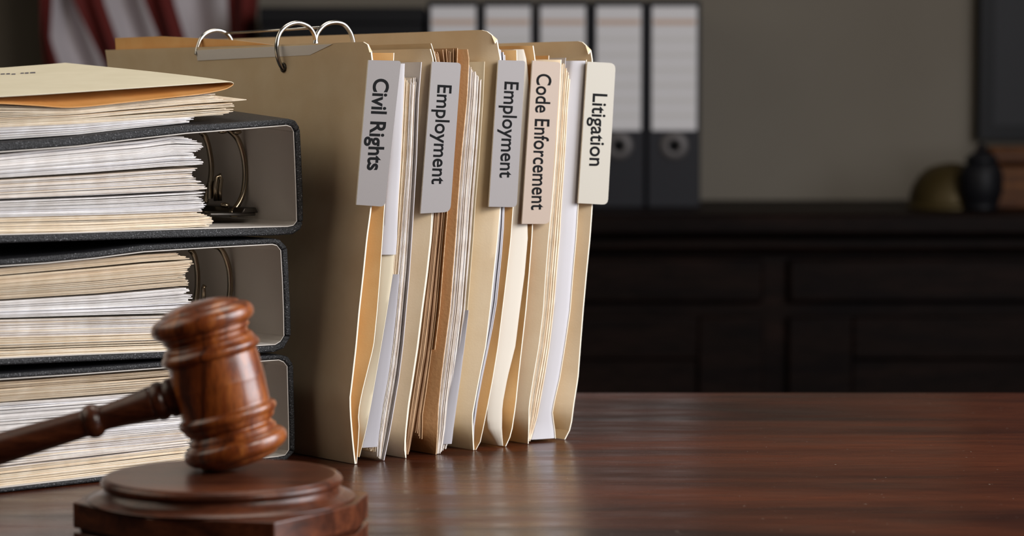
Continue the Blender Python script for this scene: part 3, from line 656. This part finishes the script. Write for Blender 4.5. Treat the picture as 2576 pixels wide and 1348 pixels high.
b3_sp = [[(739, 916), (741, 1000), (743, 1080), (743, 1136)], [(726, 922), (728, 1000), (730, 1080), (730, 1132)]]
b3_bot = [[(0, 1229), (200, 1206), (450, 1176), (700, 1150), (720, 1146), (730, 1132)], [(0, 1243), (200, 1220), (450, 1190), (700, 1162), (722, 1160), (743, 1136)]]
B3 = binder('lowest of the three black ring binders, resting on the desk', b3_top, b3_sp, b3_bot, 0.0)

def ring_mech(B, rings, plate, name='ring_mechanism'):
    t, zb, zt = B
    (px, py), (qx, qy) = plate; dv = 0.05
    a, b = bpx(px, py, dv), bpx(qx, qy, dv)
    vv = VB + dv
    pl = part('ring_mechanism', join(extr([(a[0], a[1]), (b[0], b[1]), (b[0], b[1] + 0.0018), (a[0], a[1] + 0.0018)], vv - 0.012, vv + 0.15),
              extr([(b[0] - 0.010, b[1] + 0.0018), (b[0] + 0.002, b[1] + 0.0018), (b[0], b[1] + 0.005), (b[0] - 0.008, b[1] + 0.005)], vv - 0.012, vv + 0.15)), 'dark_metal', t, bevel=0.0006)
    for pts, d in rings:
        w_ = [W(fp(*p, v=VB + d)[0], VB + d, fp(*p, v=VB + d)[1]) for p in smooth_prof(pts, 6)]
        part('ring', tube(w_, 0.0017, 12), 'ring_metal', pl, smooth=True)
    return pl
r1a = [(560, 322), (577, 328), (598, 350), (611, 385), (617, 430), (614, 475), (604, 505), (590, 526), (580, 536)]
r1b = [(505, 332), (517, 345), (527, 380), (532, 420), (529, 455), (522, 480), (517, 510)]
pl = ring_mech(B1, [(r1a, 0.05), (r1b, 0.075)], ((500, 541), (615, 541)))
# lever and rivets of the mechanism
def q3(px, py, d): u, z = fp(px, py, v=VB + d); return W(u, VB + d, z)
part('lever', join(tube([q3(543, 505, .055), (q3(541, 470, .055)), q3(545, 446, .055), q3(553, 440, .055), q3(556, 452, .055), q3(553, 478, .055), q3(553, 505, .055)], 0.0013, 8)), 'ring_metal', pl, smooth=True)
part('lever', extr([bpx(523, 460, .058), bpx(537, 454, .058), bpx(540, 480, .058), bpx(532, 500, .058), bpx(522, 500, .058)], VB + .057, VB + .0585), 'ring_metal', pl)
for p in ((560, 330), (596, 332), (566, 516), (588, 540)):
    c = q3(*p, .047)
    part('rivet', lathe([(0.0002, -0.0016), (0.0022, -0.0012), (0.003, 0), (0.0022, 0.0012), (0.0002, 0.0016)], 14, Matrix.Translation(c)), 'ring_metal', pl, smooth=True)
r2a = [(537, 618), (553, 624), (567, 645), (576, 675), (579, 705), (578, 740), (570, 790), (555, 822)]
r2b = [(478, 628), (488, 640), (494, 665), (497, 695), (496, 730), (488, 790)]
pl = ring_mech(B2, [(r2a, 0.05), (r2b, 0.075)], ((470, 828), (580, 828)))
part('lever', tube([q3(513, 760, .055), q3(512, 724, .055), q3(515, 718, .055)], 0.0013, 8), 'ring_metal', pl, smooth=True)
r3a = [(540, 912), (562, 925), (576, 960), (580, 1010), (574, 1060), (560, 1100)]
ring_mech(B3, [(r3a, 0.05)], ((480, 1112), (590, 1112)))

def lerp_line(line, x):
    if x <= line[0][0]: a, b = line[0], line[1]
    elif x >= line[-1][0]: a, b = line[-2], line[-1]
    else:
        for i in range(len(line) - 1):
            if line[i][0] <= x <= line[i + 1][0]: a, b = line[i], line[i + 1]; break
    return a[1] + (b[1] - a[1]) * (x - a[0]) / (b[0] - a[0])
def flat_sheet(pts, t, v0, v1, zf):
    """pts: (u, z) left to right for one lying sheet"""
    v, f = [], []; K = len(pts)
    VS = [v0, v0 + 0.004, v0 + 0.12, v1]
    for side in (0, 1):
        for vv in VS:
            for (u, z) in pts: v.append(W(u, vv, zf(z, vv) + side * t))
    n = K * len(VS)
    for j in range(len(VS) - 1):
        for i in range(K - 1):
            a, b, c, d = j * K + i, j * K + i + 1, (j + 1) * K + i + 1, (j + 1) * K + i
            f.append((a, d, c, b)); f.append((n + a, n + b, n + c, n + d))
    R = len(VS); loop = list(range(K)) + [j * K + K - 1 for j in range(1, R)] + [(R - 1) * K + i for i in range(K - 2, -1, -1)] + [j * K for j in range(R - 2, 0, -1)]
    for q in range(len(loop)):
        a, b = loop[q], loop[(q + 1) % len(loop)]; f.append((a, b, n + b, n + a))
    return v, f
def lying(name, label, m, topl, botl, n, right, lim, k, cat='papers', group=None, v0=0.004, t=None, jit=5, length=0.262, wave=0.4, xl=-60, vj=0.002, fmin=0.02, fmax=0.98):
    """papers lying between two measured lines; right(y) = measured right end of the sheet at that height"""
    zb, zt = lim; out = []
    if t is None: t = 0.80 * abs(fp(250, lerp_line(topl, 250), VB)[1] - fp(250, lerp_line(botl, 250), VB)[1]) / n
    for q in range(n):
        if random.random() < 0.07: continue
        f = fmin + (fmax - fmin) * (q + random.uniform(-.2, .2)) / max(1, n - 1); f = min(max(f, 0.01), 0.99)
        ym = lerp_line(botl, 450) + (lerp_line(topl, 450) - lerp_line(botl, 450)) * f
        xr = right(ym) + random.uniform(-jit, jit) - (random.random() < 0.12) * random.uniform(4, 14)
        ph, am, fr = random.uniform(0, 6.28), random.uniform(0, wave), random.uniform(0.006, 0.02)
        tipdy = random.uniform(-1.2, 1.2); pts = []
        for i in range(23):
            x = xl + (xr - xl) * (i / 22) ** 0.8
            y = lerp_line(botl, x) + (lerp_line(topl, x) - lerp_line(botl, x)) * f + am * math.sin(ph + x * fr) + (tipdy if i == 22 else 0)
            pts.append(fp(x, y, v=VB + v0))
        du = pts[1][0] - pts[0][0]
        pts = [(-0.262, pts[0][1] + (pts[0][1] - pts[1][1]) * 0.5)] + pts
        vv = VB + v0 + random.uniform(0, vj)
        out.append(flat_sheet(pts, t, vv, VB + v0 + length, lambda z, v_: lift(z, v_, zb, zt, k)))
    vf = join(*out)
    xs = [p_[0] for p_ in vf[0]]; ys = [p_[1] for p_ in vf[0]]; zs = [p_[2] for p_ in vf[0]]
    o = part(name, vf, m, None, loc=((min(xs) + max(xs)) / 2, (min(ys) + max(ys)) / 2, min(zs)))
    return setp(o, label, cat, group)
def rag(tab):
    return lambda y: lerp_line(tab, y)
R1 = rag([(341, 452), (350, 478), (356, 500), (365, 515), (377, 512), (384, 494), (390, 484), (400, 499), (412, 512), (418, 515), (428, 500), (434, 488), (445, 485), (455, 494), (463, 508), (472, 516), (484, 520), (494, 512), (500, 505), (512, 514), (522, 517), (530, 508), (540, 512), (550, 528), (560, 540), (568, 530), (575, 522)])
GB = 'paper bundles clipped in the ring binders'
L = (B1[1], B1[2])
# line pairs as measured, top binder
a0 = [(0, 391), (218, 369), (363, 356), (436, 345), (515, 349)]; a1 = [(0, 451), (218, 438), (418, 423), (515, 418)]
a1b = [(0, 455), (218, 443), (418, 429), (515, 424)]; a2 = [(0, 502), (254, 491), (458, 482), (515, 480)]
a2b = [(0, 508), (254, 498), (458, 487), (515, 484)]; a3 = [(0, 548), (290, 541), (510, 533)]; a4 = [(0, 590), (200, 585), (472, 573), (540, 569)]
lying('paper_stack', 'top bundle of lilac-white pages in the topmost ring binder', 'pages', a0, a1, 34, R1, L, TILT, group=GB)
lying('paper_stack', 'second bundle from the top, pages in the topmost ring binder', 'pages_mix', a1b, a2, 27, R1, L, TILT, group=GB)
lying('paper_stack', 'third bundle of white pages, just above the cream ones, in the topmost ring binder', 'pages', a2b, a3, 24, R1, L, TILT, group=GB)
lying('paper_stack', 'lowest bundle of cream pages in the topmost ring binder', 'pages_cream', a3, a4, 20, R1, L, TILT, group=GB)
R2 = rag([(625, 448), (640, 452), (650, 470), (658, 482), (668, 488), (678, 478), (688, 468), (696, 462), (704, 470), (714, 474), (722, 484), (728, 474), (738, 478), (750, 484), (800, 476), (890, 480)])
L = (B2[1], B2[2])
d0 = [(0, 676), (218, 655), (363, 641), (450, 636), (500, 632)]; d1 = [(0, 757), (250, 742), (472, 722), (500, 720)]
d1b = [(0, 760), (250, 745), (472, 725), (500, 723)]; d2 = [(0, 800), (380, 790), (500, 786)]; d2b = [(0, 806), (380, 797), (500, 793)]
d3 = [(0, 850), (380, 840), (500, 836)]; d4 = [(0, 899), (200, 890), (450, 880), (500, 878)]
lying('paper_stack', 'thick tan pages at the top of the middle ring binder', 'pages_tan', d0, d1, 40, R2, L, 0, group=GB)
lying('paper_stack', 'white pages below the tan ones in the middle ring binder', 'pages', d1b, d2, 22, R2, L, 0, group=GB, jit=3)
lying('paper_stack', 'greyish wavy pages in the lower half of the middle ring binder', 'pages_mix', d2b, d3, 22, R2, L, 0, group=GB, wave=1.0)
lying('paper_stack', 'lowest cream-white pages in the middle ring binder', 'pages_cream', d3, d4, 18, R2, L, 0, group=GB, wave=0.7)
R3 = rag([(920, 470), (1000, 480), (1100, 482), (1200, 476)])
L = (B3[1], B3[2])
e0 = [(0, 962), (261, 945), (420, 932), (500, 926)]; e1 = [(0, 1012), (317, 988), (500, 975)]; e1b = [(0, 1016), (317, 993), (500, 980)]
e2 = [(0, 1120), (300, 1095), (500, 1078)]; e3 = [(0, 1180), (300, 1145), (500, 1122)]; e4 = [(0, 1225), (200, 1203), (450, 1173), (500, 1168)]
lying('paper_stack', 'tan pages at the top of the lowest ring binder', 'pages_tan', e0, e1, 22, R3, L, 0, group=GB, wave=1.0)
lying('paper_stack', 'white pages behind the gavel handle in the lowest ring binder', 'pages', e1b, e2, 48, R3, L, 0, group=GB, wave=0.8)
lying('paper_stack', 'greyish pages under the handle level in the lowest ring binder', 'pages_mix', e2, e3, 24, R3, L, 0, group=GB, wave=1.0)
lying('paper_stack', 'bottom cream pages of the lowest ring binder', 'pages_cream', e3, e4, 20, R3, L, 0, group=GB, wave=0.6)

# ------------------------------------------------------------------ loose folders on top of the binders
def lift_flat(z, v): return z + TILT * (v - VB)
GL = 'loose folders on top of the binders'
def lie2(name, label, m, topl, botl, n, right, cat, **kw):
    return lying(name, label, m, topl, botl, n, right, (-10, -9), TILT / 1.3, cat, group=GL, **kw)
g_w0 = [(0, 323), (200, 314), (370, 302), (480, 297), (560, 291)]; g_wb = [(0, 353), (200, 340), (330, 325), (473, 311), (560, 306)]
lie2('paper_stack', 'white sheets at the bottom of the loose pile, on the top binder', 'pages', g_w0, g_wb, 13, rag([(295, 500), (303, 482), (310, 474), (330, 470)]), 'papers', jit=7, wave=0.5)
g_c0 = [(0, 297), (200, 288), (380, 272), (480, 262), (600, 255)]
lie2('paper_stack', 'cream ragged sheets in the middle of the loose pile', 'pages_cream', g_c0, g_w0, 13, rag([(250, 590), (262, 594), (270, 588), (283, 586), (290, 590), (300, 560)]), 'papers', jit=6, wave=1.2)
g_b0 = [(0, 262), (182, 271), (363, 253), (472, 243), (560, 236)]
lie2('paper_stack', 'peach sheets directly below the top loose folder', 'pages_cream', g_b0, g_c0, 10, rag([(240, 552), (250, 536), (258, 560), (262, 592)]), 'papers', jit=8, wave=1.0)
# the top folder: cover rising to the back, lower flap, tip where they meet
t = thing('manila_folder', 'cream manila folder lying on top of the loose pile, with faint writing', 'folder', W(-0.14, VB + 0.13, fp(300, 250, v=VB)[1]), GL)
def cover_top():
    front = smooth_prof([(-60, 246), (0, 242), (120, 235), (300, 223), (450, 213), (555, 206), (580, 205), (588, 209)], 4)
    fr = [fp(x, y, v=VB + 0.001) for x, y in front]; fr = [(-0.26, fr[0][1] - 0.002)] + fr
    # back right corner: where the right edge, running along V, reaches x = 165 px
    uR = fr[-1][0]
    vb_, zb_ = ap(165, 160, uR - 0.008); dv = vb_ - VB
    bl_u, bl_z = fp(0, 172, v=vb_)
    def zback(u): return zb_ + (bl_z - zb_) * (uR - 0.008 - u) / (uR - 0.008 - bl_u)
    K = len(fr); R = 14; v, f = [], []
    for side in (0, -1):
        for j in range(R + 1):
            s = j / R; vv = VB + 0.001 + dv * s
            for i, (u, z) in enumerate(fr):
                uu = u - 0.008 * s * (i / (K - 1)); q = s ** 0.85
                v.append(W(uu, vv, z * (1 - q) + zback(u) * q + side * 0.0004))
    n = K * (R + 1)
    for j in range(R):
        for i in range(K - 1):
            a, b, c, d = j * K + i, j * K + i + 1, (j + 1) * K + i + 1, (j + 1) * K + i
            f.append((a, b, c, d)); f.append((n + a, n + d, n + c, n + b))
    loop = list(range(K)) + [j * K + K - 1 for j in range(1, R + 1)] + [R * K + i for i in range(K - 2, -1, -1)] + [j * K for j in range(R - 1, 0, -1)]
    for q in range(len(loop)):
        a, b = loop[q], loop[(q + 1) % len(loop)]; f.append((a, n + a, n + b, b))
    return (v, f), fr, (zb_, dv, zback)
ct, fr, (zb_, dv, zback) = cover_top()
tc_ = part('top_cover', ct, 'manila_pale', t, smooth='angle')
from mathutils.bvhtree import BVHTree
bv = BVHTree.FromPolygons([tuple(p_) for p_ in ct[0]], ct[1])
def mark(px0, px1, py, h):
    v = []
    for (x, y) in ((px0, py - h), (px1, py - h - 0.6), (px1, py + h - 0.4), (px0, py + h)):
        hit = bv.ray_cast(CAMP, ray(x, y).normalized()); v.append(hit[0] + Vector((0, -0.0001, 0.00025)))
    for q in v[:4]: pass
    v += [p_ - Vector((0, 0, 0.0002)) for p_ in v]
    return v, [(0, 1, 2, 3), (7, 6, 5, 4), (0, 4, 5, 1), (1, 5, 6, 2), (2, 6, 7, 3), (3, 7, 4, 0)]
part('handwriting', join(mark(2, 12, 187, 1.0), mark(16, 25, 186.6, 1.2), mark(29, 39, 187.2, 1.0), mark(52, 60, 185, 1.0), mark(63, 72, 184.6, 1.3), mark(76, 89, 183.6, 1.2)), 'ink_soft', tc_, label='faint dark handwriting')
def cover_low():
    low = smooth_prof([(-60, 260), (0, 259), (90, 264), (182, 269), (300, 258), (400, 247), (500, 236), (560, 225), (580, 217), (588, 211)], 4)
    lo = [fp(x, y, v=VB + 0.001) for x, y in low]; lo = [(-0.26, lo[0][1])] + lo
    def ztop(u):
        for i in range(len(fr) - 1):
            if fr[i][0] <= u <= fr[i + 1][0]:
                k = (u - fr[i][0]) / (fr[i + 1][0] - fr[i][0] + 1e-9); return fr[i][1] + (fr[i + 1][1] - fr[i][1]) * k
        return fr[-1][1]
    VS = [0, 0.006, 0.015, 0.026, 0.040, 0.06, 0.12, dv]
    K = len(lo); v, f = [], []
    for side in (0, -1):
        for s in VS:
            k = min(s / 0.045, 1); q = (s / dv) ** 0.85
            for i, (u, z) in enumerate(lo):
                g = max(0, ztop(u) - z)
                zt_ = ztop(u) * (1 - q) + zback(u) * q
                v.append(W(u - 0.008 * (s / dv) * (i / (K - 1)), VB + 0.0012 + s, zt_ - g * (1 - 0.80 * math.sin(k * math.pi / 2)) - 0.0012 * k + side * 0.0004))
    n = K * len(VS); R = len(VS) - 1
    for j in range(R):
        for i in range(K - 1):
            a, b, c, d = j * K + i, j * K + i + 1, (j + 1) * K + i + 1, (j + 1) * K + i
            f.append((a, b, c, d)); f.append((n + a, n + d, n + c, n + b))
    loop = list(range(K)) + [j * K + K - 1 for j in range(1, R + 1)] + [R * K + i for i in range(K - 2, -1, -1)] + [j * K for j in range(R - 1, 0, -1)]
    for q in range(len(loop)):
        a, b = loop[q], loop[(q + 1) % len(loop)]; f.append((a, n + a, n + b, b))
    return v, f
part('lower_flap', cover_low(), 'flap_orange', t)

# ------------------------------------------------------------------ sound block
GY = 1.147
bc = Vector((X(553, GY), GY, DZ)); zd = 0.0341
pxm = GY / F
t = thing('sound_block', 'dark round sound block on an octagonal base under the gavel head', 'sound block', bc)
R_ = 0.0555
disc = [(0.0005, zd), (0.030, zd), (R_ - 0.0035, zd), (R_ - 0.0012, zd - 0.0004), (R_ + 0.0004, zd - 0.0016), (R_ + 0.0006, zd - 0.0034), (R_ - 0.0006, zd - 0.0046),
        (R_ - 0.0004, zd - 0.0056), (R_ + 0.0012, zd - 0.0078), (R_ + 0.0046, zd - 0.0094), (R_ + 0.0052, zd - 0.0108), (0.040, zd - 0.0108)]
part('round_disc', lathe(smooth_prof(disc, 3)[::-1], 96, Matrix.Translation(bc)), 'block_wood', t, smooth=True)
z1_ = zd - 0.0106
pts = [on_z(183, 1263, z1_), on_z(373, 1301, z1_), on_z(690, 1314, z1_), on_z(896, 1269, z1_), on_z(930, 1247, z1_)]
rel = [p_.xy - bc.xy for p_ in pts]
octv = [rel[0], rel[1], rel[2], rel[3], -rel[0] * 1.0, -rel[1] * 1.12, -rel[2] * 0.95, -rel[3]]
def prism(ps, z0, z1):
    n = len(ps); v = [Vector((bc.x + q.x, bc.y + q.y, DZ + z)) for z in (z0, z1) for q in ps]
    f = [tuple(range(n - 1, -1, -1)), tuple(range(n, 2 * n))] + [(i, (i + 1) % n, n + (i + 1) % n, n + i) for i in range(n)]
    return v, f
part('octagonal_base', prism(octv, 0.0115, z1_), 'block_wood', t, bevel=0.0008, seg=3)
part('foot', join(prism([q * 0.955 for q in octv], 0.0095, 0.0115), prism(octv, 0.0, 0.0095)), 'block_wood', t, bevel=0.0006)

# ------------------------------------------------------------------ gavel
GYh = 1.162; un = GYh / F / 2.593
def G(px, py): return Vector((X(px, GYh) * 1.0, GYh, Zb(py, GYh)))
A_top, A_bot = G(505.8, 806), G(588.7, 1128)
ax = (A_top - A_bot).normalized(); Lh = (A_top - A_bot).length
# lathe frame: z runs from the lip at the bottom (t=862) up to the cap
def frame(origin, zdir):
    zd_ = zdir.normalized(); xd = zd_.cross(Vector((0, 1, 0))).normalized(); yd = zd_.cross(xd)
    return Matrix(((xd.x, yd.x, zd_.x, origin.x), (xd.y, yd.y, zd_.y, origin.y), (xd.z, yd.z, zd_.z, origin.z), (0, 0, 0, 1)))
prof = [(1, -132), (90, -128), (170, -114), (235, -93), (258, -80), (266, -70), (300, -58), (332, -32), (345, 2), (338, 38), (312, 62), (290, 76), (294, 92), (280, 108), (272, 128), (292, 146), (300, 160),
        (306, 176), (322, 196), (329, 214), (324, 234), (308, 248), (298, 258), (300, 300), (303, 400), (305, 431)]
top_half = prof; bot_half = [(r, 862 - t_) for r, t_ in prof[::-1][1:]]
full = smooth_prof(top_half + bot_half, 4)
T0 = A_top
Mx = frame(A_bot, ax)
prof_w = [(max(r, 0.5) * un, (862 - t_) * un * (Lh / (862 * un))) for r, t_ in full][::-1]
vf = lathe(prof_w, 96, Mx)
zmin = min(p_.z for p_ in vf[0]); dz = DZ + zd - zmin
vf = ([p_ + Vector((0, 0, dz)) for p_ in vf[0]], vf[1])
low = min(vf[0], key=lambda p_: p_.z)
t = thing('gavel', 'reddish brown wooden gavel, its head leaning on the sound block', 'gavel', (low.x, low.y, DZ + zd))
# local copy of the mesh in the head's own frame so that the grain follows its axis
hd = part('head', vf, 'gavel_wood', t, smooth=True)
hpts = [(505, 20), (470, 46), (452, 50), (440, 51), (430, 52.5), (421, 51), (417, 46), (411, 47), (404, 51.5), (396, 52), (388, 50), (384, 45), (376, 46.5), (350, 43), (317, 38.5), (285, 35.5), (262, 33.5), (250, 34), (245, 38), (238, 43),
        (227, 45.5), (216, 43), (209, 38), (204, 36), (186, 36.5), (100, 39), (0, 41.5), (-150, 44), (-400, 45), (-650, 44), (-740, 38), (-780, 26), (-792, 4)]
c_ = G(547, 967) + Vector((0, 0, dz)); e_ = G(0, 1130)
hd_dir = (e_ - c_).normalized(); cosb = math.cos(math.atan2(158, 547))
hp = [(r * pxm * 0.97, (547 - x) / cosb * GYh / F) for x, r in hpts]
hp = smooth_prof(hp, 4)
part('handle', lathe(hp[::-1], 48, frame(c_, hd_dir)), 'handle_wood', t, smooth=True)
print('GAVEL dz', dz, 'ring', v1, v3, 'VB', VB, 'binder zb/zt', B1[1:], B2[1:], B3[1:], 'cover', dv, zb_)
